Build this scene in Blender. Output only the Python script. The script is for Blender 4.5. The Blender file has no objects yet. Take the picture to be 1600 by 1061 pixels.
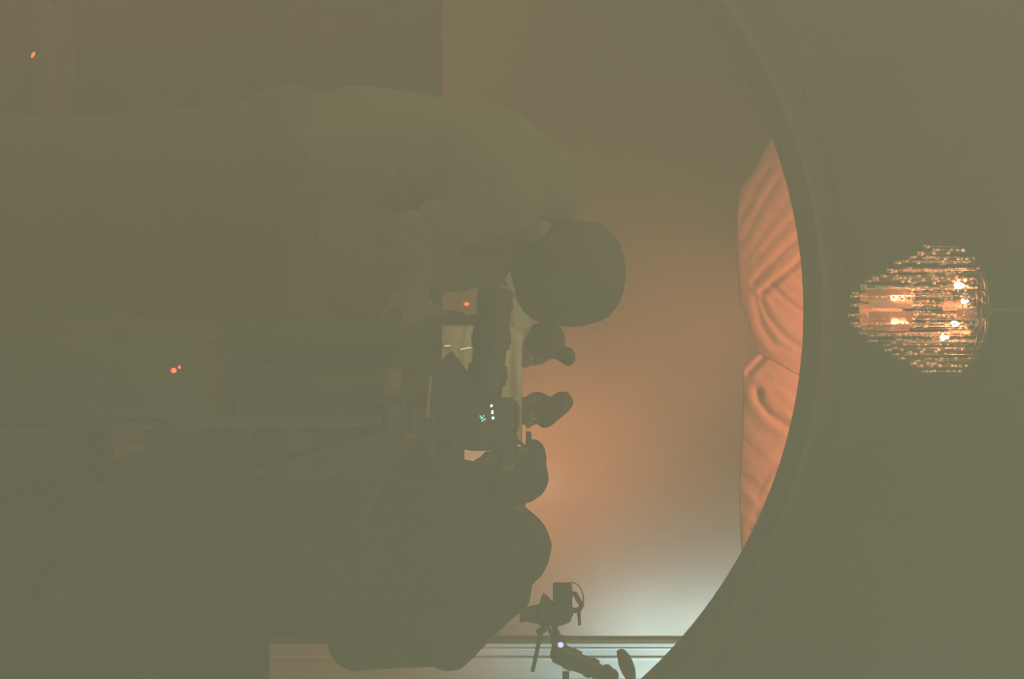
import bpy, bmesh, math, random
from mathutils import Vector, Matrix, noise
random.seed(4)
S = bpy.context.scene
COL = S.collection
V = Vector
PI = math.pi
F = 50 / 36 * 1600.0          # focal length in pixels of the 1600 px wide frame
CZ = 1.5                      # eye height of the photographer


def P(px, py, d):
    """World point seen at photo pixel (px, py) at distance d; the photo lies on its side, so +px is up."""
    return V(((py - 530.5) * d / F, d, CZ + (px - 800) * d / F))


# ------------------------------------------------------------------ camera, world, lights
cam = bpy.data.cameras.new('camera')
cam.lens = 50
cam.sensor_width = 36
cam.clip_start = 0.02
camo = bpy.data.objects.new('camera', cam)
COL.objects.link(camo)
camo.matrix_world = Matrix(((0, -1, 0, 0), (0, 0, -1, 0), (1, 0, 0, CZ), (0, 0, 0, 1)))
S.camera = camo

W = bpy.data.worlds.new('world')
S.world = W
W.use_nodes = True
bg = W.node_tree.nodes['Background']
bg.inputs['Color'].default_value = (0.85, 0.97, 0.575, 1)
bg.inputs['Strength'].default_value = 0.905

S.view_settings.view_transform = 'Standard'
S.view_settings.look = 'None'
S.view_settings.exposure = 0.0
S.view_settings.gamma = 1.0
S.view_settings.use_curve_mapping = False


def lamp(name, kind, loc, energy, color, target=None, **kw):
    l = bpy.data.lights.new(name, kind)
    l.energy = energy
    l.color = color
    for k, v in kw.items():
        setattr(l, k, v)
    o = bpy.data.objects.new(name, l)
    o.location = loc
    if target is not None:
        o.rotation_euler = (V(target) - V(loc)).to_track_quat('-Z', 'Y').to_euler()
    COL.objects.link(o)
    return o


WARM = (1.0, 0.36, 0.19)
DEEP = (1.0, 0.28, 0.14)
COOL = (0.72, 1.0, 1.14)
# tungsten wash on the swags, from behind the arch wall
lamp('swag_light', 'AREA', (0.30, 7.20, 3.68), 76, DEEP, (0.25, 7.93, 2.95), shape='RECTANGLE', size=2.2, size_y=0.15)
# tungsten lamp standing behind the bent camera operator
lamp('stand_light', 'SPOT', (0.88, 8.45, 1.53), 80, (1.0, 0.33, 0.155), (0.92, 9.5, 1.95), spot_size=2.3, spot_blend=1.0, shadow_soft_size=0.05)
# cool tube standing behind the edge of the partition, washing the far wall
lamp('added_warm_spot', 'SPOT', (-0.05, 8.5, 3.7), 62, WARM, (-0.05, 9.5, 1.9), spot_size=1.5, spot_blend=1.0, shadow_soft_size=0.3)  # unseen spot added to warm the upper far wall
lamp('cool_tube', 'AREA', (1.98, 9.08, 3.05), 17, COOL, (1.98, 9.6, 3.05), shape='RECTANGLE', size=0.05, size_y=2.0)
lamp('cool_side_light', 'SPOT', (2.75, 8.05, 3.6), 640, COOL, (2.2, 8.8, 2.4), spot_size=0.7, spot_blend=0.9, shadow_soft_size=0.1)
# unseen fills added in the near hall; the point lamps tint the haze
lamp('hall_fill', 'AREA', (-1.2, 3.3, 3.6), 27, (1.0, 0.66, 0.36), (-0.1, 5.2, 1.4), shape='DISK', size=0.6)
lamp('haze_tint_warm', 'POINT', (-1.9, 1.7, 0.8), 95, (1.0, 0.50, 0.24), shadow_soft_size=0.25)
lamp('haze_tint_cool', 'POINT', (1.9, 1.7, 0.5), 26, (0.75, 1.0, 0.80), shadow_soft_size=0.25)


# ------------------------------------------------------------------ materials
def mat(name, col, rough=0.7, metal=0.0, var=0.0, scale=20.0, bump=0.0, bscale=60.0, emit=None, estr=0.0,
        trans=0.0, ior=1.5, spec=0.5):
    m = bpy.data.materials.new(name)
    m.use_nodes = True
    nt = m.node_tree
    b = nt.nodes['Principled BSDF']
    b.inputs['Base Color'].default_value = (*col, 1)
    b.inputs['Roughness'].default_value = rough
    b.inputs['Metallic'].default_value = metal
    b.inputs['IOR'].default_value = ior
    b.inputs['Specular IOR Level'].default_value = spec
    if trans:
        b.inputs['Transmission Weight'].default_value = trans
    tc = nt.nodes.new('ShaderNodeTexCoord')
    if var:
        n = nt.nodes.new('ShaderNodeTexNoise')
        n.inputs['Scale'].default_value = scale
        n.inputs['Detail'].default_value = 4
        r = nt.nodes.new('ShaderNodeValToRGB')
        r.color_ramp.elements[0].position = 0.3
        r.color_ramp.elements[1].position = 0.7
        r.color_ramp.elements[0].color = (*[c * (1 - var) for c in col], 1)
        r.color_ramp.elements[1].color = (*[min(1, c * (1 + var)) for c in col], 1)
        nt.links.new(tc.outputs['Object'], n.inputs['Vector'])
        nt.links.new(n.outputs['Fac'], r.inputs['Fac'])
        nt.links.new(r.outputs['Color'], b.inputs['Base Color'])
    if bump:
        n2 = nt.nodes.new('ShaderNodeTexNoise')
        n2.inputs['Scale'].default_value = bscale
        n2.inputs['Detail'].default_value = 3
        bp = nt.nodes.new('ShaderNodeBump')
        bp.inputs['Strength'].default_value = bump
        bp.inputs['Distance'].default_value = 0.01
        nt.links.new(tc.outputs['Object'], n2.inputs['Vector'])
        nt.links.new(n2.outputs['Fac'], bp.inputs['Height'])
        nt.links.new(bp.outputs['Normal'], b.inputs['Normal'])
    if emit:
        b.inputs['Emission Color'].default_value = (*emit, 1)
        b.inputs['Emission Strength'].default_value = estr
    return m


M = dict(
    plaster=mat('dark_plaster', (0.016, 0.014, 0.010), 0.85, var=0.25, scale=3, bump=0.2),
    reveal=mat('reveal_plaster', (0.045, 0.034, 0.024), 0.8, var=0.15, scale=5, bump=0.1),
    moulding=mat('dark_moulding', (0.022, 0.018, 0.012), 0.6, var=0.2, scale=8),
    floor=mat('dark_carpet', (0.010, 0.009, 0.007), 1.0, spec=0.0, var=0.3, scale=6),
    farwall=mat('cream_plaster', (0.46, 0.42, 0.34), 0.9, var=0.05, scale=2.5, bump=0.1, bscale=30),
    pilaster=mat('cream_paint', (0.55, 0.53, 0.45), 0.7, var=0.05, scale=6),
    darkwood=mat('brown_wood', (0.10, 0.065, 0.035), 0.5, var=0.3, scale=12),
    drape=mat('ivory_drapery', (0.60, 0.46, 0.38), 0.8, var=0.08, scale=40, bump=0.15, bscale=250),
    darkpanel=mat('panelling_dark', (0.016, 0.012, 0.008), 0.6, var=0.3, scale=12),
    black=mat('black_plastic', (0.012, 0.012, 0.011), 0.55, var=0.2, scale=30, bump=0.1, bscale=200),
    black2=mat('black_metal', (0.015, 0.015, 0.014), 0.4, metal=0.3, var=0.2, scale=30),
    rubber=mat('rubber', (0.010, 0.010, 0.009), 0.8, var=0.2, scale=40),
    glass=mat('lens_glass', (0.02, 0.03, 0.03), 0.08),
    tan=mat('tan_webbing', (0.30, 0.19, 0.10), 0.8, var=0.2, scale=60, bump=0.2, bscale=300),
    jacket=mat('black_coat_fabric', (0.012, 0.012, 0.010), 0.9, var=0.2, scale=50, bump=0.2, bscale=300),
    shirt=mat('olive_shirt_fabric', (0.058, 0.057, 0.034), 0.9, var=0.12, scale=60, bump=0.2, bscale=300),
    collar=mat('pale_collar_fabric', (0.42, 0.42, 0.30), 0.9, var=0.08, scale=60),
    trouser=mat('dark_trousers', (0.013, 0.013, 0.013), 0.9, var=0.2, scale=50),
    shoe=mat('shoe_leather', (0.012, 0.010, 0.008), 0.4, var=0.2, scale=30),
    skin=mat('skin', (0.10, 0.060, 0.038), 0.6, var=0.08, scale=30),
    hair=mat('black_hair', (0.008, 0.007, 0.006), 0.8, var=0.3, scale=80, bump=0.6, bscale=120),
    eye=mat('eye_white', (0.35, 0.33, 0.30), 0.3, var=0.05, scale=200),
    cloth=mat('white_cloth', (0.74, 0.68, 0.54), 0.75, var=0.1, scale=15, bump=0.2, bscale=120),
    silver=mat('silver_foil', (0.9, 0.92, 0.88), 0.3, metal=1.0, var=0.08, scale=30),
    brass=mat('aged_brass', (0.45, 0.27, 0.11), 0.35, metal=0.9, var=0.15, scale=40),
    crystal=mat('cut_crystal', (0.80, 0.62, 0.52), 0.18, var=0.03, scale=100, trans=0.3),
    amber=mat('frosted_amber_glass', (0.70, 0.42, 0.30), 0.35, var=0.1, scale=30, trans=0.6),
    bulb=mat('lit_bulb', (1, 0.8, 0.6), 0.4, emit=(1.0, 0.62, 0.38), estr=60),
    led_green=mat('lit_green_led', (0.4, 0.9, 0.8), 0.4, emit=(0.55, 1.0, 0.90), estr=5.5),
    led_green2=mat('lit_green_display', (0.2, 0.6, 0.5), 0.4, emit=(0.20, 0.8, 0.62), estr=1.6),
    led_blue=mat('lit_blue_led', (0.3, 0.3, 0.9), 0.4, emit=(0.28, 0.30, 1.0), estr=4.5),
    led_orange=mat('lit_orange_lamp', (0.9, 0.4, 0.2), 0.4, emit=(1.0, 0.10, 0.03), estr=3.2),
)


# ------------------------------------------------------------------ mesh helpers
class MB:
    def __init__(s):
        s.bm = bmesh.new()

    def _xf(s, vs, mtx):
        for v in vs:
            v.co = mtx @ v.co

    def box(s, c, size, rot=None, bevel=0.0):
        r = bmesh.ops.create_cube(s.bm, size=1.0)
        vs = r['verts']
        for v in vs:
            v.co = V((v.co.x * size[0], v.co.y * size[1], v.co.z * size[2]))
        if bevel:
            es = list({e for v in vs for e in v.link_edges})
            g = bmesh.ops.bevel(s.bm, geom=es, offset=bevel, segments=2, affect='EDGES', profile=0.5)
            vs = list({v for f in g['faces'] for v in f.verts} | {v for v in vs if v.is_valid})
        R = rot if rot is not None else Matrix.Identity(3)
        for v in vs:
            v.co = R @ v.co + V(c)
        return s

    def cyl(s, p0, p1, r0, r1=None, seg=20, caps=True):
        return s.lathe([(p0, r0), (p1, r0 if r1 is None else r1)], seg, caps)

    def lathe(s, prof, seg=24, caps=True):
        """prof: list of (point, radius) along a path."""
        pts = [V(p) for p, _ in prof]
        ax = (pts[-1] - pts[0]).normalized()
        a = ax.orthogonal().normalized()
        b = ax.cross(a)
        rings = []
        for (p, r) in prof:
            rings.append([s.bm.verts.new(V(p) + (a * math.cos(2 * PI * k / seg) + b * math.sin(2 * PI * k / seg)) * max(r, 1e-4)) for k in range(seg)])
        for q in range(len(rings) - 1):
            for k in range(seg):
                s.bm.faces.new((rings[q][k], rings[q][(k + 1) % seg], rings[q + 1][(k + 1) % seg], rings[q + 1][k]))
        if caps:
            s.bm.faces.new(rings[0][::-1])
            s.bm.faces.new(rings[-1])
        return s

    def tube(s, path, r, seg=8):
        pts = [V(p) for p in path]
        rr = r if isinstance(r, (list, tuple)) else [r] * len(pts)
        rings = []
        up = None
        for i, p in enumerate(pts):
            t = (pts[min(i + 1, len(pts) - 1)] - pts[max(i - 1, 0)]).normalized()
            a = t.orthogonal().normalized() if up is None else (up - t * up.dot(t)).normalized()
            up = a
            b = t.cross(a)
            rings.append([s.bm.verts.new(p + (a * math.cos(2 * PI * k / seg) + b * math.sin(2 * PI * k / seg)) * rr[i]) for k in range(seg)])
        for q in range(len(rings) - 1):
            for k in range(seg):
                s.bm.faces.new((rings[q][k], rings[q][(k + 1) % seg], rings[q + 1][(k + 1) % seg], rings[q + 1][k]))
        s.bm.faces.new(rings[0][::-1])
        s.bm.faces.new(rings[-1])
        return s

    def ell(s, c, r, rot=None, u=36, v=24):
        g = bmesh.ops.create_uvsphere(s.bm, u_segments=u, v_segments=v, radius=1.0)
        R = rot if rot is not None else Matrix.Identity(3)
        if not isinstance(r, (tuple, list)):
            r = (r, r, r)
        for w in g['verts']:
            w.co = R @ V((w.co.x * r[0], w.co.y * r[1], w.co.z * r[2])) + V(c)
        return s

    def ico(s, c, r, sub=1, squash=1.0):
        g = bmesh.ops.create_icosphere(s.bm, subdivisions=sub, radius=r)
        for w in g['verts']:
            w.co = V((w.co.x, w.co.y, w.co.z * squash)) + V(c)
        return s

    def cap(s, p0, r0, p1, r1, seg=16):
        """tapered capsule"""
        p0, p1 = V(p0), V(p1)
        ax = (p1 - p0).normalized()
        prof = []
        for k in range(0, 6):
            t = PI / 2 * (1 - k / 5)
            prof.append((p0 - ax * r0 * math.sin(t), r0 * math.cos(t)))
        for k in range(0, 6):
            t = PI / 2 * k / 5
            prof.append((p1 + ax * r1 * math.sin(t), r1 * math.cos(t)))
        return s.lathe(prof, seg)

    def prism(s, pts, n):
        """solid from a planar loop swept by vector n"""
        a = [s.bm.verts.new(V(p)) for p in pts]
        b = [s.bm.verts.new(V(p) + V(n)) for p in pts]
        s.bm.faces.new(a[::-1])
        s.bm.faces.new(b)
        k = len(a)
        for i in range(k):
            s.bm.faces.new((a[i], a[(i + 1) % k], b[(i + 1) % k], b[i]))
        return s

    def build(s, name, m, parent=None, smooth=True, angle=0.7):
        bmesh.ops.recalc_face_normals(s.bm, faces=s.bm.faces)
        me = bpy.data.meshes.new(name)
        s.bm.to_mesh(me)
        s.bm.free()
        return link(name, me, m, parent, smooth, angle)


def root_loc(o):
    while o.parent:
        o = o.parent
    return o.location.copy()


def link(name, me, m, parent=None, smooth=True, angle=0.7):
    me.materials.clear()
    me.materials.append(m)
    if smooth:
        try:
            me.shade_smooth() if angle >= 3 else me.set_sharp_from_angle(angle=angle)
        except Exception:
            pass
        for p in me.polygons:
            p.use_smooth = True
    o = bpy.data.objects.new(name, me)
    COL.objects.link(o)
    if parent is not None:
        me.transform(Matrix.Translation(-root_loc(parent)))
        o.parent = parent
    else:
        n = len(me.vertices)
        lo = V((min(v.co[i] for v in me.vertices) for i in range(3)))
        hi = V((max(v.co[i] for v in me.vertices) for i in range(3)))
        c = V(((lo.x + hi.x) / 2, (lo.y + hi.y) / 2, lo.z))
        me.transform(Matrix.Translation(-c))
        o.location = c
    return o


def thing(name, label, cat, loc, group=None):
    o = bpy.data.objects.new(name, None)
    o.empty_display_size = 0.1
    o.location = loc
    COL.objects.link(o)
    o['label'] = label
    o['category'] = cat
    if group:
        o['group'] = group
    return o


def struct(o):
    o['kind'] = 'structure'
    return o


def fused(mb, voxel, smooth_iter, name, m, parent, disp=None):
    """join every shape of mb into one continuous skin (voxel remesh + smooth)."""
    me = bpy.data.meshes.new(name)
    mb.bm.to_mesh(me)
    mb.bm.free()
    o = bpy.data.objects.new('tmp', me)
    COL.objects.link(o)
    r = o.modifiers.new('r', 'REMESH')
    r.mode = 'VOXEL'
    r.voxel_size = voxel
    sm = o.modifiers.new('s', 'SMOOTH')
    sm.factor = 0.5
    sm.iterations = smooth_iter
    dg = bpy.context.evaluated_depsgraph_get()
    dg.update()
    ev = o.evaluated_get(dg)
    out = bpy.data.meshes.new_from_object(ev)
    bpy.data.objects.remove(o)
    bpy.data.meshes.remove(me)
    if disp:
        out.update()
        ns = [v.normal.copy() for v in out.vertices]
        for v, nn in zip(out.vertices, ns):
            v.co += nn * disp(v.co)
    out.name = name
    return link(name, out, m, parent, True, 3.2)


# ------------------------------------------------------------------ the setting
YF, YB = 5.90, 6.26                       # front and back of the wall with the round opening
ZC = CZ + (480 - 800) * YB / F            # centre and radius of the opening
XC = (487 - 530.5) * YB / F
RR = 776 * YB / F
HX, HT = 4.6, 4.3

mb = MB()
mb.box((0, 4.5, -0.05), (2 * HX, 11.2, 0.1))
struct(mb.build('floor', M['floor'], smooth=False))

N = 160
mb = MB()
a0 = math.asin(min(1, (0 - ZC) / RR))
angs = [a0 + (PI - 2 * a0) * k / N for k in range(N + 1)]
rim = [V((XC + RR * math.cos(a), 0, ZC + RR * math.sin(a))) for a in angs]


def edge_pt(p):
    d = V((p.x - XC, 0, p.z - max(ZC, 0)))
    if abs(d.x) < 1e-6:
        return V((p.x, 0, HT))
    t = min((HX - XC * (1 if d.x > 0 else -1)) / abs(d.x), (HT - max(ZC, 0)) / d.z if d.z > 1e-4 else 1e9)
    return V((XC + d.x * t, 0, max(0, max(ZC, 0) + d.z * t)))


outer = [edge_pt(p) for p in rim]
for q in range(N):
    if abs(outer[q].x - outer[q + 1].x) > 1e-3 and abs(outer[q].z - outer[q + 1].z) > 1e-3:
        s = 1 if outer[q].x > 0 else -1
        outer[q if outer[q].z > outer[q + 1].z else q + 1] = V((HX * s, 0, HT))
for Y in (YF, YB):
    vi = [mb.bm.verts.new(p + V((0, Y, 0))) for p in rim]
    vo = [mb.bm.verts.new(p + V((0, Y, 0))) for p in outer]
    for q in range(N):
        mb.bm.faces.new((vi[q], vi[q + 1], vo[q + 1], vo[q]))
bmesh.ops.remove_doubles(mb.bm, verts=mb.bm.verts, dist=1e-5)
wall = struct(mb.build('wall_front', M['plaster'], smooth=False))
# reveal of the opening
mb = MB()
rings = []
for (Y, k) in ((YF - 0.012, 1.0), (YF - 0.012, 1.012), (YB + 0.012, 1.012), (YB + 0.012, 1.0)):
    rings.append([mb.bm.verts.new(V((XC + (p.x - XC) * k, Y, max(0, ZC + (p.z - ZC) * k)))) for p in rim])
for a in range(4):
    for q in range(N):
        mb.bm.faces.new((rings[a][q], rings[a][q + 1], rings[(a + 1) % 4][q + 1], rings[(a + 1) % 4][q]))
struct(mb.build('trim_1', M['reveal'], smooth=True, angle=0.5))
# moulding round the opening
mb = MB()
rings = []
for (Y, k) in ((YF + 0.01, 1.05), (YF - 0.02, 1.05), (YF - 0.045, 1.07), (YF - 0.02, 1.095), (YF + 0.01, 1.095)):
    rings.append([mb.bm.verts.new(V((XC + (p.x - XC) * k, Y, max(0, ZC + (p.z - ZC) * k)))) for p in rim])
for a in range(4):
    for q in range(N):
        mb.bm.faces.new((rings[a][q], rings[a][q + 1], rings[a + 1][q + 1], rings[a + 1][q]))
struct(mb.build('trim_2', M['moulding'], smooth=True, angle=0.5))
# two raking mouldings that rise towards the chandelier
for i, (A, B) in enumerate((((1290, 770), (1480, 625)), ((1320, 170), (1490, 360)))):
    a, b = P(A[0], A[1], YF), P(B[0], B[1], YF)
    d = (b - a).normalized()
    nrm = V((-d.z, 0, d.x))
    mb = MB()
    prof = [a - nrm * 0.012, a + nrm * 0.012]
    mb.prism([a - nrm * 0.011, b - nrm * 0.011, b + nrm * 0.011, a + nrm * 0.011], (0, -0.02, 0))
    struct(mb.build('trim_%d' % (3 + i), M['plaster'], smooth=False))

# far room
YW = 9.5
mb = MB()
mb.box((0, YW + 0.05, HT / 2), (2 * HX, 0.1, HT))
struct(mb.build('wall_back', M['farwall'], smooth=False))
for sgn, nm in ((-1, 'wall_left'), (1, 'wall_right')):
    mb = MB()
    mb.box((sgn * (HX + 0.05), (YB + YW) / 2, HT / 2), (0.1, YW - YB, HT))
    struct(mb.build(nm, M['farwall'], smooth=False))
mb = MB()
mb.box((0, (4.3 + YW) / 2, HT + 0.05), (2 * HX, YW - 4.3, 0.1))
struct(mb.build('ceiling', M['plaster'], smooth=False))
# dark panelling added so the lower far wall stays dark
mb = MB()
mb.box((0, YW - 0.03, 0.5), (2 * HX, 0.06, 1.0))
mb.box((0, YW - 0.045, 1.01), (2 * HX, 0.09, 0.05), bevel=0.01)
for q in range(12):
    mb.box((-HX + 0.4 + q * 0.76, YW - 0.065, 0.55), (0.56, 0.016, 0.66), bevel=0.007)
struct(mb.build('dark_panelling_back', M['darkpanel'], smooth=False))
# pale partition at the right of the far room, with its brown edge and beads
YPT = 8.8
xP = (1005 - 530.5) * YPT / F
mb = MB()
mb.box((xP + 0.75, YPT + 0.04, HT / 2), (1.5, 0.08, HT))
struct(mb.build('wall_partition', M['pilaster'], smooth=False))
mb = MB()
mb.box((xP - 0.014, YPT + 0.035, HT / 2), (0.034, 0.09, HT), bevel=0.008)
struct(mb.build('trim_5', M['darkwood'], smooth=False))
for i, (pyy, w) in enumerate(((1014, 0.012), (1029, 0.022), (1066, 0.03))):
    mb = MB()
    x = (pyy - 530.5) * (YPT - 0.01) / F
    mb.lathe([(V((x, YPT, 0)), w / 2), (V((x, YPT, HT)), w / 2)], 12)
    struct(mb.build('trim_%d' % (6 + i), M['pilaster']))
mb = MB()
mb.box((0, YW - 0.085, 0.09), (2 * HX - 0.02, 0.03, 0.18), bevel=0.005)
struct(mb.build('baseboard_back', M['darkpanel'], smooth=False))


# ------------------------------------------------------------------ swags of drapery at the head of the far room
def seg_dist(x, y, poly):
    """distance to a polyline and how far along it (0..1)"""
    best, tb = 1e9, 0
    n = len(poly) - 1
    for q in range(n):
        (x0, y0), (x1, y1) = poly[q], poly[q + 1]
        dx, dy = x1 - x0, y1 - y0
        t = max(0, min(1, ((x - x0) * dx + (y - y0) * dy) / (dx * dx + dy * dy)))
        d = math.hypot(x - x0 - t * dx, y - y0 - t * dy)
        if d < best:
            best, tb = d, (q + t) / n
    return best, tb


def swag(label, u0, u1, slant, hem, top, Y, creases, seed):
    nu, nv = 170, 80
    bm = bmesh.new()
    rows = []
    for j in range(nv + 1):
        t = j / nv
        row = []
        for i in range(nu + 1):
            u = u0 + (u1 - u0) * i / nu
            hb = hem(u)
            # more rows low down, where the opening shows the cloth
            h = hb + (top - hb) * t ** 1.5
            us = u + slant * min(1.6, max(0, (h - 1170) / 85)) * (1 - i / nu)
            y = Y - 0.035 * math.sin(min(1, t * 1.6) * PI) * 0.6
            y -= 0.012 * noise.noise(V(((us + h) * 0.006 + seed, (us - h) * 0.022, seed * 3.1)))
            y -= 0.003 * noise.noise(V(((us + h) * 0.012, (us - h) * 0.07 + seed, 4.0)))
            for (poly, w, dep) in creases:
                d, tt = seg_dist(h, us, poly)
                if d < w * 6:
                    y += 0.7 * dep * math.exp(-(d / w) ** 2) - 0.25 * dep * math.exp(-((d - 2.4 * w) / (1.4 * w)) ** 2)
            row.append(bm.verts.new(V(((us - 530.5) * Y / F, y, CZ + (h - 800) * Y / F))))
        rows.append(row)
    for j in range(nv):
        for i in range(nu):
            bm.faces.new((rows[j][i], rows[j][i + 1], rows[j + 1][i + 1], rows[j + 1][i]))
    bmesh.ops.solidify(bm, geom=bm.faces[:], thickness=0.006)
    m = MB()
    m.bm.free()
    m.bm = bm
    o = m.build('drapery_swag', M['drape'], None, True, 3.2)
    o['label'] = label
    o['category'] = 'drapery'
    o['group'] = 'swags at the top of the far room'
    return o


CL = [([(1262, 355), (1237, 380), (1213, 402), (1189, 426), (1177, 441)], 4.0, 0.011),
      ([(1262, 396), (1248, 408), (1226, 427), (1204, 444), (1189, 458)], 4.0, 0.024),
      ([(1205, 446), (1223, 465), (1253, 488), (1290, 512)], 3.5, 0.022),
      ([(1234, 422), (1250, 441), (1275, 468)], 4.0, 0.012),
      ([(1189, 471), (1199, 495), (1221, 522), (1253, 547), (1290, 565)], 4.5, 0.020),
      ([(1179, 466), (1189, 507), (1209, 537), (1248, 556)], 5.0, 0.018),
      ([(1200, 262), (1180, 295), (1159, 340)], 5.0, 0.005),
      ([(1214, 280), (1190, 318), (1163, 372)], 4.5, 0.007),
      ([(1232, 310), (1205, 345), (1168, 400)], 5.0, 0.005),
      ([(1242, 338), (1214, 368), (1180, 404)], 4.0, 0.007)]
CR = [([(1200, 549), (1186, 566), (1169, 583)], 4.0, 0.020),
      ([(1183, 612), (1186, 628), (1202, 648), (1238, 671), (1280, 690)], 5.5, 0.030),
      ([(1240, 682), (1202, 727), (1175, 767)], 5.0, 0.007),
      ([(1232, 706), (1200, 742), (1182, 775)], 4.0, 0.010),
      ([(1215, 745), (1190, 785), (1170, 830)], 5.0, 0.007),
      ([(1262, 640), (1240, 615), (1215, 600)], 5.0, 0.008)]
swag('orange-lit pale drapery swag on the left with long slanting folds, under the round arch', 130, 600, 0,
     lambda u: 1153 + 2.5 * math.sin(u * 0.03) + max(0, (u - 470)) * 0.42 + 0.6 * max(0, 300 - u), 1440, 7.96, CL, 1.3)
swag('orange-lit pale drapery swag on the right, overlapping the left one, brightest below the chandelier', 543, 1000, 46,
     lambda u: 1158 + 3 * math.sin(u * 0.021 + 1) + max(0, 575 - u) * 0.9, 1446, 7.88, CR, 7.7)
# rail that carries them
mb = MB()
mb.cyl(V((-HX + 0.01, 7.88, 3.82)), V((HX - 0.01, 7.88, 3.82)), 0.045, seg=16)
o = mb.build('curtain_rail', M['brass'])
o['label'] = 'long brass rail that carries the pale drapery swags'
o['category'] = 'rail'


# ------------------------------------------------------------------ people
def basis(f, up=(0, 0, 1)):
    """columns: right, forward, up"""
    f = V(f).normalized()
    r = f.cross(V(up)).normalized()
    u = r.cross(f)
    return Matrix((r, f, u)).transposed()


def add_head(mb, c, B, k=1.0):
    """head shapes about centre c; B columns right/forward/up"""
    def at(x, y, z):
        return V(c) + B @ V((x, y, z)) * k
    mb.ell(at(0, -0.012, 0.025), (0.074 * k, 0.094 * k, 0.090 * k), B)          # skull
    mb.ell(at(0, 0.022, -0.045), (0.057 * k, 0.066 * k, 0.068 * k), B)          # face
    mb.ell(at(0, 0.048, -0.092), (0.030 * k, 0.030 * k, 0.024 * k), B)          # chin
    mb.ell(at(0, 0.070, 0.022), (0.050 * k, 0.016 * k, 0.014 * k), B)           # brow
    mb.cap(at(0, 0.082, 0.005), 0.010 * k, at(0, 0.104, -0.030), 0.014 * k)     # nose
    for s in (-1, 1):
        mb.ell(at(s * 0.011, 0.094, -0.033), (0.010 * k, 0.011 * k, 0.009 * k), B)
        mb.ell(at(s * 0.040, 0.060, -0.022), (0.022 * k, 0.022 * k, 0.018 * k), B)   # cheek
        mb.ell(at(s * 0.076, -0.010, -0.012), (0.011 * k, 0.022 * k, 0.034 * k), B)  # ear
    mb.ell(at(0, 0.082, -0.060), (0.024 * k, 0.013 * k, 0.008 * k), B)          # upper lip
    mb.ell(at(0, 0.080, -0.071), (0.021 * k, 0.013 * k, 0.008 * k), B)          # lower lip


def add_hand(mb, w, d, n, curl=0.6, side=1, k=1.0):
    """hand at wrist w; d along the palm, n out of the back of the hand, side: which way the thumb lies"""
    d = V(d).normalized()
    n = (V(n) - d * V(n).dot(d)).normalized()
    t = d.cross(n) * side                      # towards the thumb
    w = V(w)
    B = Matrix((t, d, n)).transposed()
    mb.ell(w + d * 0.048 * k, (0.042 * k, 0.055 * k, 0.016 * k), B)
    lens = (0.074, 0.084, 0.078, 0.060)
    for i in range(4):
        off = (0.033 - 0.022 * i) * k
        p = w + d * (0.088 - 0.004 * abs(i - 1)) * k + t * off
        ang = 0.25 + curl * 0.5
        r = 0.0088 * k
        for seg, fr in enumerate((0.45, 0.32, 0.23)):
            dd = d * math.cos(ang) - n * math.sin(ang)
            q = p + dd * lens[i] * fr * k
            mb.cap(p, r, q, r * 0.92, 10)
            p = q
            r *= 0.92
            ang += curl
    p = w + d * 0.025 * k + t * 0.034 * k
    dd = (d * 0.65 + t * 0.75 - n * 0.25).normalized()
    q = p + dd * 0.042 * k
    mb.cap(p, 0.0125 * k, q, 0.0105 * k, 10)
    d2 = (dd - n * 0.5 * curl - t * 0.35).normalized()
    mb.cap(q, 0.0105 * k, q + d2 * 0.034 * k, 0.0085 * k, 10)


def torso(mb, J, g):
    """shapes of the trunk, grown by g"""
    pel, ch, nk = J['pelvis'], J['chest'], J['neck']
    sl, sr = J['shoulder_l'], J['shoulder_r']
    hl, hr = J['hip_l'], J['hip_r']
    mb.cap(hl, 0.105 + g, hr, 0.105 + g)
    mid = pel.lerp(ch, 0.5)
    across = (sr - sl).normalized()
    for s in (-1, 1):
        mb.cap(pel + across * 0.055 * s, 0.105 + g, mid + across * 0.05 * s, 0.10 + g)
        mb.cap(mid + across * 0.05 * s, 0.10 + g, ch + across * 0.075 * s, 0.115 + g)
    mb.cap(sl.lerp(ch, 0.25), 0.075 + g, sr.lerp(ch, 0.25), 0.075 + g)
    mb.cap(ch, 0.10 + g, nk.lerp(ch, 0.25), 0.062 + g)
    mb.cap(nk.lerp(ch, 0.3), 0.055 + g, sl, 0.056 + g)
    mb.cap(nk.lerp(ch, 0.3), 0.055 + g, sr, 0.056 + g)


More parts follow.
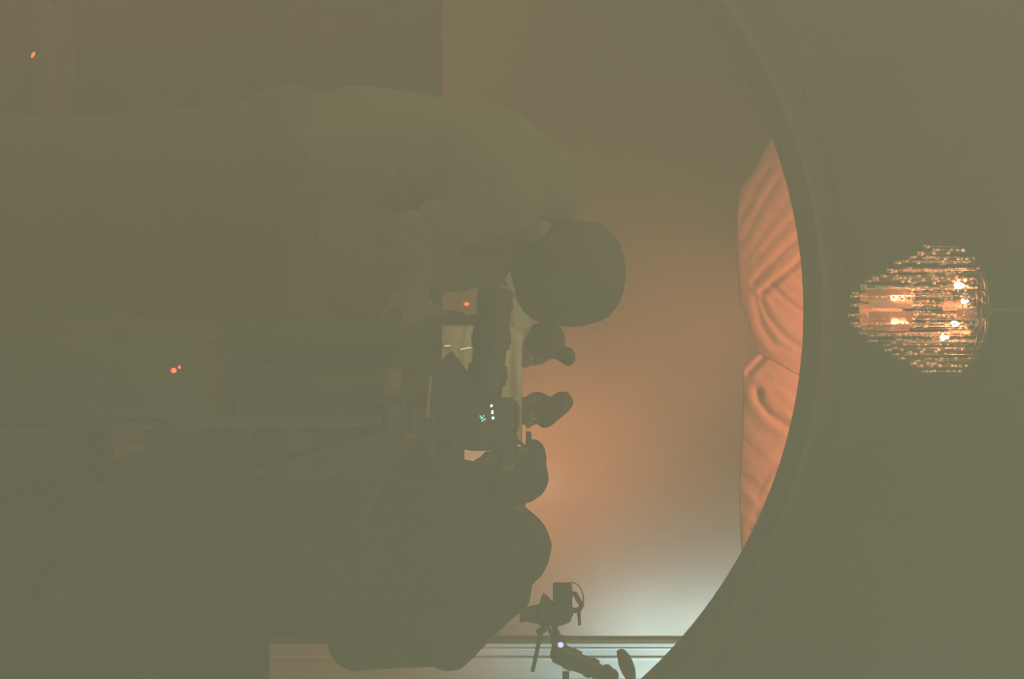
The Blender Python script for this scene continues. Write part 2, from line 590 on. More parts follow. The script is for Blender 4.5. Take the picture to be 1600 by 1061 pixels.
def person(label, J, facing, up=(0, 0, 1), jacket='jacket', head_k=1.0, fold=None, hair=None, extra=None, name='person', sleeves=True, grp=None):
    base = V((J['pelvis'].x, J['pelvis'].y, min(J['ankle_l'].z, J['ankle_r'].z) - 0.075))
    base.z = max(base.z, 0.0)
    root = thing('person', label, 'person', base, grp)
    B = basis(facing, up)
    mb = MB()
    hc = J['head']
    add_head(mb, hc, B, head_k)
    mb.cap(J['neck'], 0.056, hc + B @ V((0, -0.02, -0.05)) * head_k, 0.052)
    torso(mb, J, 0.0)
    for s in ('_l', '_r'):
        mb.cap(J['shoulder' + s], 0.052, J['elbow' + s], 0.040)
        mb.cap(J['elbow' + s], 0.040, J['wrist' + s], 0.027)
        add_hand(mb, J['wrist' + s], J['hand' + s][0], J['hand' + s][1], J['hand' + s][2], J['hand' + s][3])
        mb.cap(J['hip' + s], 0.085, J['knee' + s], 0.056)
        mb.cap(J['knee' + s], 0.056, J['knee' + s].lerp(J['ankle' + s], 0.35), 0.055)
        mb.cap(J['knee' + s].lerp(J['ankle' + s], 0.35), 0.055, J['ankle' + s], 0.036)
        toe = J['toe']
        mb.cap(J['ankle' + s] + V((0, 0, -0.035)) - toe * 0.03, 0.036, J['ankle' + s] + V((0, 0, -0.05)) + toe * 0.14, 0.024)
    fused(mb, 0.0075, 4, 'body', M['skin'], root)
    # clothes follow the body
    mb = MB()
    torso(mb, J, 0.018)
    for s in ('_l', '_r'):
        mb.cap(J['shoulder' + s], 0.072, J['elbow' + s], 0.058)
        mb.cap(J['elbow' + s], 0.058, J['elbow' + s].lerp(J['wrist' + s], 0.93), 0.042)
    if extra:
        extra(mb)
    fused(mb, 0.011, 6, 'shirt' if jacket == 'shirt' else 'jacket', M[jacket], root, fold or (lambda c: 0.006 * noise.noise(c * 9) + 0.004 * noise.noise(c * 25)))
    mb = MB()
    mb.cap(J['hip_l'], 0.128, J['hip_r'], 0.128)
    mb.cap(J['pelvis'], 0.12, J['pelvis'].lerp(J['chest'], 0.15), 0.115)
    for s in ('_l', '_r'):
        mb.cap(J['hip' + s], 0.108, J['knee' + s], 0.082)
        mb.cap(J['knee' + s], 0.082, J['ankle' + s], 0.062)
    fused(mb, 0.014, 4, 'trousers', M['trouser'], root, lambda c: 0.007 * noise.noise(c * V((8, 8, 4)).length * 0.6))
    for s in ('_l', '_r'):
        mb = MB()
        an = J['ankle' + s]
        toe = J['toe']
        zf = an.z - 0.075
        Bt = basis(toe)
        mb.cap(V((an.x, an.y, zf + 0.045)) - toe * 0.03, 0.044, V((an.x, an.y, zf + 0.036)) + toe * 0.15, 0.034)
        mb.cap(V((an.x, an.y, zf + 0.05)), 0.045, V((an.x, an.y, zf + 0.11)), 0.05)
        so = fused(mb, 0.010, 3, 'shoe', M['shoe'], root)
    for s in (-1, 1):
        mb = MB()
        mb.ell(hc + B @ V((s * 0.031, 0.0735, -0.001)) * head_k, 0.0115 * head_k, u=12, v=8)
        mb.build('eye', M['eye'], root)
    if hair:
        mb = MB()
        hair(mb, hc, B)
        fused(mb, 0.009, 3, 'hair', M['hair'], root, lambda c: 0.0025 * noise.noise(c * 22) + 0.002 * noise.noise(c * 60))
    return root


def standing(J, d_toe, stance=0.11, ground=0.0, px=0.0):
    """legs below the pelvis, feet on the ground"""
    p = J['pelvis']
    acr = (J['shoulder_r'] - J['shoulder_l'])
    acr.z = 0
    acr.normalize()
    toe = V(d_toe).normalized()
    J['toe'] = toe
    J['hip_l'], J['hip_r'] = p - acr * 0.085, p + acr * 0.085
    for s, k in (('_l', -1), ('_r', 1)):
        an = p + acr * stance * k
        J['ankle' + s] = V((an.x + px, an.y, ground + 0.075))
        kn = J['hip' + s].lerp(J['ankle' + s], 0.5) + toe * 0.035
        J['knee' + s] = kn
    return J


# --- the round-haired person bending to the right in front of the opening
dA = 3.5
J = dict(pelvis=P(455, 215, dA + 0.05), chest=P(745, 268, dA + 0.02), neck=P(826, 345, dA + 0.0), head=P(868, 418, dA),
         shoulder_l=P(838, 300, dA + 0.19), shoulder_r=P(790, 318, dA - 0.15),
         elbow_l=P(625, 390, dA + 0.22), wrist_l=P(656, 426, dA + 0.36),
         elbow_r=P(640, 372, dA - 0.20), wrist_r=P(640, 440, dA - 0.02))
J['hand_l'] = ((1, 0.3, 0.1), (0.1, 0.2, -1), 0.7, -1)
J['hand_r'] = ((0.9, 0.35, 0.15), (0.2, -1, 0.3), 0.8, 1)
standing(J, (0.9, 0.35, 0))


def fold_A(c):
    e = P(702, 392, dA - 0.16)
    d = c - e
    w = math.exp(-(d.length / 0.20) ** 2)
    ang = math.atan2(d.z, d.x)
    r = abs(math.sin(ang * 5.0 + 2.0 * noise.noise(c * 7))) ** 0.5
    return 0.004 * noise.noise(c * 9) + 0.003 * noise.noise(c * 22) - w * 0.032 * (1 - r) + 0.010 * w


J_A = dict(J)


def hump_A(mb):
    mb.ell(P(808, 285, dA + 0.06), (0.135, 0.14, 0.145))
    mb.ell(P(845, 315, dA + 0.05), (0.085, 0.12, 0.095))
    mb.cap(P(760, 265, dA + 0.05), 0.16, P(560, 235, dA + 0.05), 0.165)
    mb.cap(P(796, 388, dA + 0.05), 0.090, P(690, 415, dA + 0.06), 0.072)
    mb.cap(P(690, 400, dA + 0.06), 0.085, P(560, 330, dA + 0.05), 0.12)


def afro(mb, c, B):
    o = P(897, 428, dA)
    mb.ell(o, (0.131, 0.135, 0.128))
    mb.ell(P(915, 405, dA + 0.01), (0.095, 0.12, 0.092))
    mb.ell(P(868, 440, dA + 0.0), (0.110, 0.12, 0.105))
    mb.ell(P(845, 425, dA + 0.0), (0.095, 0.105, 0.075))
    mb.ell(P(915, 445, dA), (0.098, 0.11, 0.094))


fA = (P(868, 418, dA) - P(868, 418, dA) + V((0.86, 0.42, -0.30)))
pA = person('person with big round dark hair and loose olive shirt, bent towards the film camera', J, fA, (0.25, 0.1, 1),
            'shirt', 1.0, fold_A, afro, hump_A)
# pale turned-up collar
mb = MB()
for (a, b, c2, th) in (((797, 424), (806, 462), (788, 436), 0.02), ((801, 462), (833, 508), (806, 520), 0.012)):
    mb.prism([P(*a, dA - 0.09), P(*b, dA - 0.085), P(*c2, dA - 0.085)], (0, th, 0))
o = mb.build('collar', M['collar'], pA, smooth=False)
o['label'] = 'pale pointed collar'

# --- the camera operator with his head at the viewfinder
dE = 4.6
J = dict(pelvis=P(500, 850, dE + 0.02), chest=P(735, 840, dE), neck=P(795, 790, dE - 0.03), head=P(798, 738, dE - 0.06),
         shoulder_l=P(790, 760, dE + 0.12), shoulder_r=P(795, 925, dE - 0.02),
         elbow_l=P(640, 735, dE + 0.10), wrist_l=P(682, 684, dE - 0.10),
         elbow_r=P(700, 1015, dE + 0.0), wrist_r=P(690, 900, dE + 0.22))
J['hand_l'] = ((-0.75, -0.3, 0.5), (0.3, 1, 0.2), 0.7, 1)
J['hand_r'] = ((-0.95, 0.2, 0.2), (0, -1, 0.3), 0.6, 1)
standing(J, (-0.3, 1, 0), stance=0.14)


def hump_E(mb):
    mb.ell(P(795, 856, dE), (0.138, 0.12, 0.138))
    mb.ell(P(775, 830, dE), (0.12, 0.12, 0.13))
    mb.cap(P(790, 903, dE), 0.085, P(703, 1008, dE - 0.06), 0.085)
    mb.cap(P(760, 880, dE), 0.12, P(650, 980, dE - 0.05), 0.12)
    mb.cap(P(700, 850, dE), 0.24, P(520, 850, dE), 0.22)
    mb.cap(P(700, 930, dE - 0.05), 0.12, P(500, 930, dE), 0.14)
    mb.cap(P(690, 990, dE - 0.1), 0.10, P(560, 1000, dE - 0.05), 0.10)


def short_hair(mb, c, B):
    k = 1.0
    mb.ell(c + B @ V((0, -0.022, 0.030)), (0.075, 0.092, 0.086), B)
    mb.ell(c + B @ V((0, -0.055, -0.02)), (0.070, 0.058, 0.075), B)
    mb.ell(c + B @ V((0, 0.04, 0.095)), (0.055, 0.05, 0.03), B)


person('person in dark clothes with hunched back and head pressed to the camera viewfinder', J, (-0.80, 0.55, -0.22), (-0.2, 0, 1),
       'jacket', 0.98, None, short_hair, hump_E)

# --- two people beyond the opening
dG = 6.95


def bg_person(label, cx, ch, dG, facing, hair_fn, up=(0, 0, 1), grp=None):
    hd = P(ch, cx, dG)
    J = dict(head=hd, neck=hd + V((-0.01, 0.02, -0.16)), chest=hd + V((-0.02, 0.03, -0.40)), pelvis=hd + V((-0.02, 0.04, -0.78)))
    f = V(facing)
    f.z = 0
    f.normalize()
    rgt = f.cross(V((0, 0, 1)))
    c = hd + V((-0.01, 0.02, -0.235))
    for s, k in (('_l', -1), ('_r', 1)):
        J['shoulder' + s] = c + rgt * 0.165 * k
        J['elbow' + s] = c + rgt * 0.20 * k + V((0, 0, -0.28)) + f * 0.02
        J['wrist' + s] = c + rgt * 0.16 * k + V((0, 0, -0.42)) + f * 0.20
        J['hand' + s] = (f * 0.9 - rgt * 0.3 * k + V((0, 0, -0.1)), rgt * k + V((0, 0, 0.4)), 0.4, k)
    gz = 0.0
    standing(J, f, 0.11, gz)
    return person(label, J, facing, up, 'jacket', 0.95, None, hair_fn, None, grp=grp)


def hair_bun(mb, c, B):
    mb.ell(P(845, 535, dG), (0.095, 0.105, 0.095))
    mb.ell(P(860, 530, dG), (0.075, 0.09, 0.075))
    mb.cap(P(868, 548, dG), 0.04, P(884, 556, dG), 0.038)
    mb.ell(P(887, 557, dG), (0.046, 0.046, 0.040))


def hair_quiff(mb, c, B):
    dG = 7.7
    mb.cap(P(852, 655, dG), 0.050, P(876, 630, dG), 0.062)
    mb.ell(P(878, 628, dG), (0.058, 0.065, 0.062))
    mb.ell(P(850, 640, dG), (0.075, 0.09, 0.075))


bg_person('person with a dark hair bun on top, standing beyond the opening behind the pale cloth', 545, 832, 6.95, (0.85, -0.5, -0.1), hair_bun)
bg_person('person with a high swept dark quiff, standing beyond the opening next to the hair bun', 640, 833, 7.7, (0.88, -0.45, 0.0), hair_quiff)

# ------------------------------------------------------------------ bounce cloth on a frame, between the camera and the two people
dB = 5.45
r0 = P(430, 600, dB)
bt = thing('bounce_screen', 'pale crumpled cloth screen with added glinting strips, behind the film camera', 'screen', (r0.x, r0.y, 0.0))
bm = bmesh.new()
nu, nv = 60, 60
rows = []
for j in range(nv + 1):
    row = []
    for i in range(nu + 1):
        a, t = i / nu, j / nv
        u = 508 + (692 - 508) * a
        top = 816 + max(0, 1 - a / 0.16) * 16
        h = 690 + (top - 690) * t
        f = noise.noise(V((u * 0.012, h * 0.055, 2.0))) * 0.035 + noise.noise(V((u * 0.05, h * 0.03, 5.0))) * 0.012
        p = P(h, u, dB)
        row.append(bm.verts.new(p + V((0, f, 0))))
    rows.append(row)
for j in range(nv):
    for i in range(nu):
        bm.faces.new((rows[j][i], rows[j][i + 1], rows[j + 1][i + 1], rows[j + 1][i]))
bmesh.ops.solidify(bm, geom=bm.faces[:], thickness=0.004)
m = MB()
m.bm.free()
m.bm = bm
m.build('cloth', M['cloth'], bt, True, 3.2)
for u in (512, 690):
    mb = MB()
    a, b = P(812, u, dB + 0.05), P(690, u, dB + 0.05)
    mb.cyl(V((a.x, a.y, 0.012)), a, 0.012, seg=12)
    mb.build('post', M['black2'], bt)
    mb = MB()
    mb.box((a.x, a.y, 0.012), (0.10, 0.45, 0.024), bevel=0.004)
    mb.build('foot', M['black2'], bt, smooth=False)
mb = MB()
mb.cyl(P(812, 512, dB + 0.05), P(812, 690, dB + 0.05), 0.010, seg=12)
mb.build('crossbar', M['black2'], bt)
for (a, b) in (((719, 546), (736, 543)), ((694, 541), (703, 540))):
    mb = MB()
    L = (b[0] - a[0]) * dB / F
    mb.tube([P(a[0], a[1], dB - 0.09), P(b[0], b[1], dB - 0.09 + 0.48 * L)], 0.004, 12)  # foil strip added for a glint, tilted to catch the hall lamp
    o = mb.build('glint_foil', M['silver'], bt)
    o['label'] = 'silver strip tilted to catch a glint'

# ------------------------------------------------------------------ film camera on its tripod
dC = 4.25
k = dC / F
c0 = P(752, 660, dC)
ct = thing('film_camera', 'black film camera with a long lens and a row of green lights', 'camera', P(690, 660, dC))
mb = MB()
mb.box(P(752, 661, dC), (78 * k, 0.17, 96 * k), bevel=0.012)
mb.box(P(790, 640, dC), (36 * k, 0.12, 26 * k), bevel=0.006)
mb.build('body', M['black'], ct, smooth=True, angle=0.5)
mb = MB()
mb.lathe([(P(757, 622, dC), 0.050), (P(760, 600, dC), 0.050), (P(760, 600, dC), 0.058), (P(763, 570, dC), 0.058), (P(763, 569, dC), 0.050),
          (P(766, 545, dC), 0.050), (P(766, 544, dC), 0.057), (P(769, 515, dC), 0.057), (P(769, 514, dC), 0.052), (P(773, 480, dC), 0.052),
          (P(773, 479, dC), 0.056), (P(777, 452, dC), 0.056)], 32)
lens = mb.build('lens', M['black2'], ct, True, 0.5)
for (a, r) in (((761.5, 585), 0.0615), ((767.5, 530), 0.0605)):
    mb = MB()
    A, Bq = P(a[0] - 0.6, a[1] + 5, dC), P(a[0] + 0.6, a[1] - 5, dC)
    mb.lathe([(A, r - 0.004), (A, r), (Bq, r), (Bq, r - 0.004)], 40, False)
    mb.build('focus_ring', M['rubber'], lens, True, 0.5)
mb = MB()
mb.lathe([(P(777, 451.5, dC), 0.046), (P(777.3, 449.5, dC), 0.030), (P(777.5, 448.5, dC), 0.004)], 32)
mb.build('front_glass', M['glass'], lens)
mb = MB()
mb.box(P(757, 684, dC + 0.01), (38 * k, 0.12, 64 * k), bevel=0.02)
mb.box(P(785, 688, dC + 0.01), (34 * k, 0.10, 48 * k), bevel=0.022)
mb.lathe([(P(790, 690, dC - 0.01), 0.035), (P(793, 706, dC), 0.03), (P(794, 716, dC + 0.03), 0.034)], 20)
mb.build('viewfinder', M['black'], ct, True, 0.6)
mb = MB()
mb.box(P(707, 706, dC), (36 * k, 0.09, 36 * k), bevel=0.008)
mb.build('battery', M['black'], ct, True, 0.6)
mb = MB()
mb.tube([P(800, 628, dC), P(806, 634, dC), P(807, 650, dC), P(806, 668, dC), P(802, 676, dC)], 0.010, 10)
mb.build('handle', M['rubber'], ct)
mb = MB()
mb.cap(P(826, 678, dC), 0.0085, P(826, 698, dC), 0.0085)
mic = mb.build('microphone', M['rubber'], ct)
mb = MB()
mb.tube([P(808, 688, dC), P(818, 696, dC), P(828, 700, dC)], 0.005, 8)
mb.build('microphone_mount', M['black2'], mic)
mb = MB()
mb.box(P(672, 655, dC), (120 * k, 0.09, 10 * k), bevel=0.004)
mb.build('base_plate', M['black2'], ct, True, 0.5)
mb = MB()
yy = dC - 0.07
mb.prism([P(742, 600, yy), P(734, 590, yy), P(704, 549, yy), P(690, 562, yy), P(678, 592, yy), P(674, 640, yy), P(690, 652, yy), P(742, 645, yy)], (0, 0.13, 0))
mb.build('motor_box', M['black'], ct, False)
mb = MB()
mb.tube([P(672, 588, dC - 0.11), P(671, 605, dC - 0.115), P(669, 630, dC - 0.112), P(666, 652, dC - 0.105)], 0.0055, 6)
mb.build('strap', M['tan'], ct)
for (x, y, sx, sy) in ((768, 634, 1.6, 1.6), (769.3, 644, 1.3, 2.6), (770.4, 653.2, 1.7, 1.7)):
    mb = MB()
    mb.box(P(x, y, dC - 0.088), (sy * 2 * k, 0.008, sx * 2 * k), bevel=0.001)
    o = mb.build('indicator', M['led_green'], ct)
    o['label'] = 'small lit green indicator'
for (x, y, s) in ((753, 653, 2.0), (750.5, 650.5, 1.2), (757, 655.5, 1.5), (753.5, 657.5, 1.2), (756, 650, 1.0)):
    mb = MB()
    mb.box(P(x, y, dC - 0.088), (s * 1.8 * k, 0.008, s * 2 * k), bevel=0.0006)
    o = mb.build('readout', M['led_green2'], ct)
    o['label'] = 'glowing green readout'
# tripod
tt = thing('tripod', 'black tripod that carries the film camera', 'tripod', (c0.x, c0.y, 0.0))
top = P(664, 655, dC)
mb = MB()
mb.lathe([(top + V((0, 0, -0.005)), 0.045), (top + V((0, 0, -0.04)), 0.05), (top + V((0, 0, -0.05)), 0.035), (top + V((0, 0, -0.11)), 0.06), (top + V((0, 0, -0.13)), 0.05)], 24)
mb.build('head', M['black2'], tt, True, 0.5)
for a in (0.5, 2.6, 4.7):
    d = V((math.cos(a), math.sin(a), 0))
    p0 = top + V((0, 0, -0.13)) + d * 0.045
    p1 = V((c0.x, c0.y, 0.03)) + d * 0.42
    mb = MB()
    mb.cyl(p0, p0.lerp(p1, 0.55), 0.019, 0.017, 14)
    mb.cyl(p0.lerp(p1, 0.5), p1, 0.013, 0.012, 14)
    lg = mb.build('leg', M['black2'], tt)
    mb = MB()
    mb.lathe([(p0.lerp(p1, 0.50), 0.024), (p0.lerp(p1, 0.55), 0.024)], 16)
    mb.build('clamp', M['rubber'], lg)
    mb = MB()
    mb.lathe([(V((p1.x, p1.y, 0.0)), 0.028), (V((p1.x, p1.y, 0.012)), 0.028), (V((p1.x, p1.y, 0.05)), 0.015)], 16)
    mb.build('foot', M['rubber'], lg)
mb = MB()
mb.cyl(top + V((0.04, -0.02, -0.06)), top + V((0.30, -0.20, -0.18)), 0.009, 0.009, 12)
mb.build('pan_handle', M['rubber'], tt)

# ------------------------------------------------------------------ small camera rig on a jointed arm, right of the operator
dR = 3.95
k = dR / F
rt = thing('camera_rig', 'small black camera rig with cable loop and one blue light, right of the hunched operator', 'camera', P(812, 960, dR))
mb = MB()
mb.box(P(879, 930, dR), (34 * k, 0.07, 29 * k), bevel=0.004)
mb.prism([P(866, 944, dR - 0.045), P(893, 944, dR - 0.045), P(896, 960, dR - 0.045), P(890, 973, dR - 0.045), P(869, 980, dR - 0.045), P(862, 966, dR - 0.045)], (0, 0.09, 0))
mb.build('body', M['black'], rt, True, 0.5)
mb = MB()
mb.lathe([(P(812, 960, dR), 12.5 * k), (P(818, 960, dR), 13 * k), (P(818, 960, dR), 11.5 * k), (P(828, 960, dR), 12 * k), (P(829, 960, dR), 13.5 * k),
          (P(838, 960, dR), 14 * k), (P(845, 960, dR), 19 * k), (P(852, 960, dR), 19 * k), (P(866, 960, dR), 14 * k)], 28)
mb.build('lens', M['black2'], rt, True, 0.5)
mb = MB()
mb.prism([P(845, 944, dR - 0.03), P(849, 932, dR - 0.03), P(857, 937, dR - 0.03), P(866, 948, dR - 0.03), P(864, 975, dR - 0.03), P(846, 972, dR - 0.03)], (0, 0.06, 0))
mb.build('lens_mount', M['black2'], rt, False)
mb = MB()
mb.tube([P(892, 928, dR), P(899, 928, dR), P(903, 936, dR), P(909, 946, dR), P(906, 952, dR), P(898, 954, dR), P(890, 952, dR)], 4.2 * k, 10)
mb.tube([P(904, 951, dR), P(905, 965, dR), P(905.5, 977, dR)], 2.6 * k, 10)
mb.build('handle', M['rubber'], rt)
mb = MB()
pts = []
for q in range(17):
    a = -1.75 + q / 16 * 2.9
    pts.append(P(893 + 19 * math.cos(a), 937 + 27 * math.sin(a), dR))
mb.tube(pts, 0.9 * k, 8)
mb.build('cable', M['rubber'], rt)
for (p, q, r) in (((850, 966), (866, 1000), 3.2), ((864, 972), (872, 998), 5.0)):
    mb = MB()
    mb.cyl(P(*p, dR), P(*q, dR), r * k, seg=12)
    mb.build('side_rod', M['black2'], rt)
mb = MB()
mb.cyl(P(846, 984, dR - 0.03), P(832, 1050, dR - 0.06), 3.6 * k, 3.0 * k, 14)
mb.lathe([(P(851, 982, dR - 0.02), 5.5 * k), (P(840, 989, dR - 0.03), 5.5 * k)], 14)
mb.build('grip_bar', M['rubber'], rt, True, 0.6)
# jointed arm and its stand
at_ = thing('articulated_arm', 'thick black jointed arm with a padded paddle at the right edge, holding the small camera', 'arm', (P(860, 1085, dR).x, dR, 0.0))
mb = MB()
mb.lathe([(P(873, 1003, dR - 0.03), 12 * k), (P(873, 1003, dR + 0.03), 12 * k)], 20)
mb.cap(P(872, 1008, dR), 10 * k, P(874, 1022, dR), 15 * k)
elb = mb.build('joint', M['black'], at_, True, 0.5)
mb = MB()
mb.ell(P(876, 1007.5, dR - 0.034), (4.2 * k, 0.008, 4.6 * k), u=14, v=10)
o = mb.build('indicator', M['led_blue'], elb)
o['label'] = 'lit blue indicator'
mb = MB()
mb.lathe([(P(872, 1020, dR), 17 * k), (P(888, 1028, dR), 16.5 * k), (P(889, 1028.5, dR), 18 * k), (P(900, 1034, dR), 18 * k), (P(901, 1034.5, dR), 15 * k),
          (P(918, 1041, dR), 15 * k), (P(919, 1041.5, dR), 16.5 * k), (P(928, 1046, dR), 16.5 * k), (P(929, 1046.5, dR), 13 * k), (P(950, 1060, dR), 12 * k), (P(975, 1088, dR), 12 * k)], 24)
mb.build('arm_tube', M['black2'], at_, True, 0.5)
mb = MB()
mb.lathe([(P(948, 1047, dR - 0.02), 9 * k), (P(948, 1047, dR + 0.02), 9 * k)], 18)
mb.lathe([(P(955, 1056, dR - 0.03), 12 * k), (P(955, 1056, dR + 0.03), 12 * k)], 18)
mb.build('knob', M['rubber'], at_, True, 0.5)
mb = MB()
mb.ell(P(979, 1040, dR), (28 * k, 0.03, 11.5 * k), Matrix.Rotation(-0.36, 3, 'Y'))
mb.cap(P(966, 1019, dR), 3.5 * k, P(974, 1030, dR), 7 * k)
pd = fused(mb, 0.004, 3, 'paddle', M['rubber'], at_)
mb = MB()
mb.cyl(P(976, 1062, dR), P(972, 1088, dR), 5 * k, seg=12)
mb.build('paddle_rod', M['black2'], at_)
mb = MB()
mb.cyl(P(884, 1050, dR), P(884, 1095, dR), 5.5 * k, seg=12)
mb.build('brace', M['black2'], at_)
xs = P(900, 1092, dR).x
mb = MB()
mb.cyl(V((xs, dR, 0.25)), V((xs, dR, P(982, 1092, dR).z)), 0.019, seg=16)
mb.build('pole', M['black2'], at_)
for a in (0.3, 2.4, 4.5):
    d = V((math.cos(a), math.sin(a), 0))
    mb = MB()
    mb.tube([V((xs, dR, 0.55)) + d * 0.02, V((xs, dR, 0.03)) + d * 0.38, V((xs, dR, 0.012)) + d * 0.42], 0.012, 10)
    mb.build('leg', M['black2'], at_)

# ------------------------------------------------------------------ chandelier
dH = 5.0
k = dH / F
hx = P(1450, 484, dH)
ax, ay = hx.x, dH


def hz(h):
    return CZ + (h - 800) * dH / F


ch = thing('chandelier', 'round crystal chandelier with glowing bulbs, hanging above the round opening', 'chandelier', (ax, ay, hz(1330)))
mb = MB()
mb.lathe([(V((ax, ay, hz(1545))), 0.008), (V((ax, ay, HT)), 0.008)], 10)
mb.lathe([(V((ax, ay, HT - 0.05)), 0.05), (V((ax, ay, HT - 0.001)), 0.07)], 20)
mb.build('stem', M['black2'], ch)


def ringmesh(name, r, z, th, m):
    b = MB()
    n = 48
    path = [V((ax + r * math.cos(2 * PI * q / n), ay + r * math.sin(2 * PI * q / n), z)) for q in range(n + 1)]
    b.tube(path, th, 6)
    return b.build(name, m, ch)


tiers = [(0.058, 1340, 1512, 10), (0.084, 1352, 1516, 13), (0.112, 1364, 1520, 15), (0.142, 1388, 1522, 15), (0.172, 1412, 1520, 15), (0.200, 1436, 1512, 15), (0.222, 1450, 1498, 15)]
for (r, hb, ht_, n) in tiers:
    ringmesh('ring', r, hz(ht_), 0.0025, M['black2'])
for q in range(6):
    a = q * PI / 3 + 0.2
    mb = MB()
    pts = [V((ax + math.cos(a) * rr, ay + math.sin(a) * rr, hz(hh))) for rr, hh in ((0.012, 1548), (0.08, 1532), (0.16, 1524), (0.222, 1498))]
    mb.tube(pts, 0.002, 6)
    mb.build('frame_arm', M['black2'], ch)
rnd = random.Random(11)
for ti, (r, hb, ht_, n) in enumerate(tiers):
    variants = []
    for vv in range(3):
        b = MB()
        z0, z1 = hz(ht_), hz(hb) + rnd.uniform(-4, 8) * k
        b.lathe([(V((0, 0, z0)), 0.0007), (V((0, 0, z1)), 0.0007)], 3)
        z = z0 - 0.012
        while z > z1 + 0.02:
            if rnd.random() < 0.30:
                b.ico((0, 0, z), rnd.uniform(0.0040, 0.0070), 1, 1.25)
            z -= rnd.uniform(0.011, 0.03)
        b.ico((0, 0, z1), 0.0055, 1, 1.5)
        # three-pronged drop at the end
        for q in range(3):
            a = q * 2 * PI / 3 + vv
            b.tube([V((0, 0, z1 - 0.008)), V((math.cos(a) * 0.008, math.sin(a) * 0.008, z1 - 0.018))], [0.0022, 0.0008], 4)
        b.tube([V((0, 0, z1)), V((0, 0, z1 - 0.010))], [0.002, 0.002], 4)
        o = b.build('crystal_strand', M['crystal'], None, True, 0.2)
        # keep the mesh local to the chandelier root
        o.data.transform(Matrix.Translation(o.location))
        o.data.transform(Matrix.Translation(V((0, 0, -hz(1330)))))
        o.parent = ch
        variants.append(o)
    for q in range(n):
        a = 2 * PI * q / n + ti * 0.31
        o = variants[q % 3]
        if q >= 3:
            o = o.copy()
            COL.objects.link(o)
        o.location = (r * math.cos(a), r * math.sin(a), 0)
        o.rotation_euler = (0, 0, a * 3)
# amber glass panels of the inner basket
for (r, h0, h1, n, w) in ((0.070, 1350, 1418, 9, 0.040), (0.078, 1484, 1522, 4, 0.036)):
    first = None
    for q in range(n):
        a = 2 * PI * q / n + 0.2
        if first is None:
            b = MB()
            zc = (hz(h0) + hz(h1)) / 2 - hz(1330)
            b.box((0, 0, zc), (0.003, w, hz(h1) - hz(h0)), bevel=0.001)
            first = o = b.build('glass_panel', M['amber'], None, False)
            o.data.transform(Matrix.Translation(o.location))
            o.parent = ch
        else:
            o = first.copy()
            COL.objects.link(o)
        o.location = (r * math.cos(a), r * math.sin(a), 0)
        o.rotation_euler = (0, 0, a)
# bulbs, each in its socket
for (x, y, dy, s) in ((1391, 467, -0.05, 1.0), (1393, 502, -0.04, 1.05), (1417, 467, 0.06, 0.75), (1486, 447, -0.08, 1.2), (1513, 470, 0.05, 0.9), (1488, 506, -0.02, 1.0), (1466, 528, -0.06, 1.0)):
    p = P(x, y, dH)
    p.y += dy
    mb = MB()
    mb.lathe([(p + V((0, 0, -0.012 * s)), 0.003), (p + V((0, 0, -0.007 * s)), 0.0085 * s), (p, 0.0105 * s), (p + V((0, 0, 0.009 * s)), 0.007 * s), (p + V((0, 0, 0.018 * s)), 0.002)], 16)
    lamp('chandelier_light', 'POINT', p + V((0, 0, 0.03)), 1.8, (1.0, 0.26, 0.10), shadow_soft_size=0.012)
    o = mb.build('bulb', M['bulb'], ch)
    o['label'] = 'glowing bulb'
    mb = MB()
    mb.lathe([(p + V((0, 0, -0.034)), 0.006), (p + V((0, 0, -0.013 * s)), 0.0065)], 12)
    mb.build('socket', M['brass'], o)

# ------------------------------------------------------------------ small lamps in the dark
# wall lamp seen through the gap
dS = YW - 0.06
p = P(729, 475, dS)
sc = thing('wall_lamp', 'tiny orange wall lamp on the far wall, seen through the gap beside the lens', 'lamp', (p.x, YW, p.z - 0.05))
mb = MB()
mb.lathe([(V((p.x, YW, p.z - 0.02)), 0.04), (V((p.x, YW - 0.012, p.z - 0.02)), 0.035)], 20)
mb.tube([V((p.x, YW - 0.01, p.z - 0.02)), V((p.x, YW - 0.05, p.z - 0.035)), V((p.x, dS, p.z - 0.02))], 0.005, 8)
mb.build('bracket', M['brass'], sc)
mb = MB()
mb.ell(p, (0.011, 0.011, 0.019), u=14, v=10)
mb.build('bulb', M['led_orange'], sc)


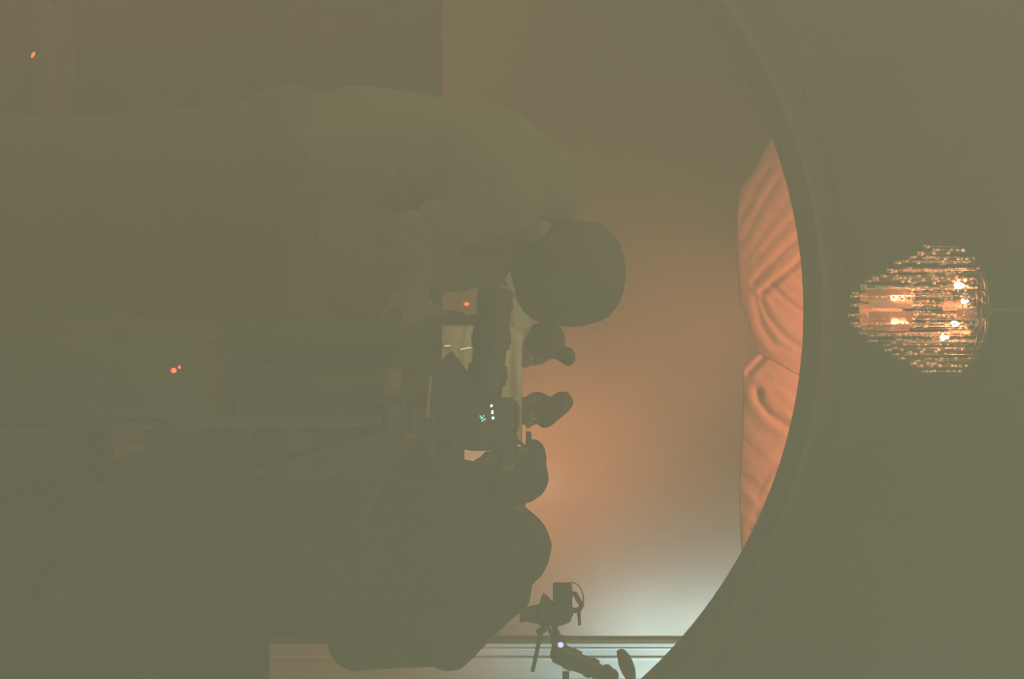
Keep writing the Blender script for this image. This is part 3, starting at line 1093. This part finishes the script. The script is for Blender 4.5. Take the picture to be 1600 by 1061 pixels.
def power_box(label, px, py, d, spots, w=0.34):
    p = P(px, py, d)
    t = thing('equipment_case', label, 'case', (p.x, p.y + 0.12, 0.0))
    mb = MB()
    hgt = p.z + 0.06
    mb.box((p.x, p.y + 0.125, hgt / 2), (w, 0.22, hgt), bevel=0.012)
    mb.build('body', M['black'], t, True, 0.5)
    mb = MB()
    mb.tube([V((p.x - 0.07, p.y + 0.125, hgt - 0.005)), V((p.x - 0.065, p.y + 0.125, hgt + 0.03)), V((p.x + 0.065, p.y + 0.125, hgt + 0.03)), V((p.x + 0.07, p.y + 0.125, hgt - 0.005))], 0.008, 8)
    mb.build('handle', M['rubber'], t)
    for (x, y, a, b, rot) in spots:
        q = P(x, y, d)
        mb = MB()
        mb.ell(V((q.x, p.y + 0.012, q.z)), (b, 0.006, a), Matrix.Rotation(rot, 3, 'Y'), 12, 8)
        o = mb.build('indicator', M['led_orange'], t)
        o['label'] = 'lit orange indicator'
    for s in (-1, 1):
        mb = MB()
        mb.box((p.x + s * w * 0.36, p.y + 0.010, hgt * 0.75), (0.03, 0.02, 0.045), bevel=0.003)
        mb.build('latch', M['black2'], t, False)
    return t


power_box('dark equipment case on the floor with two orange indicators, below the camera tripod', 270, 578, 3.4, ((269.5, 579, 0.007, 0.006, 0), (278.5, 574, 0.003, 0.004, 0)), 0.24)
power_box('dark equipment case on the floor with one slanted orange indicator, far left', 49, 85, 4.4, ((49.5, 84.5, 0.004, 0.011, 0.55),))

# ------------------------------------------------------------------ haze that fills the near hall
hm = bpy.data.materials.new('haze')
hm.use_nodes = True
nt = hm.node_tree
nt.nodes.clear()
out = nt.nodes.new('ShaderNodeOutputMaterial')
vs = nt.nodes.new('ShaderNodeVolumeScatter')
vs.inputs['Color'].default_value = (1, 1, 1, 1)
vs.inputs['Density'].default_value = 0.30
nt.links.new(vs.outputs['Volume'], out.inputs['Volume'])
mb = MB()
mb.box((0, 1.0, 2.12), (2 * HX - 0.2, 4.2, 4.2))
o = mb.build('haze', hm, None, False)
o['kind'] = 'stuff'
o['label'] = 'thin smoky haze filling the near hall'
o['category'] = 'haze'
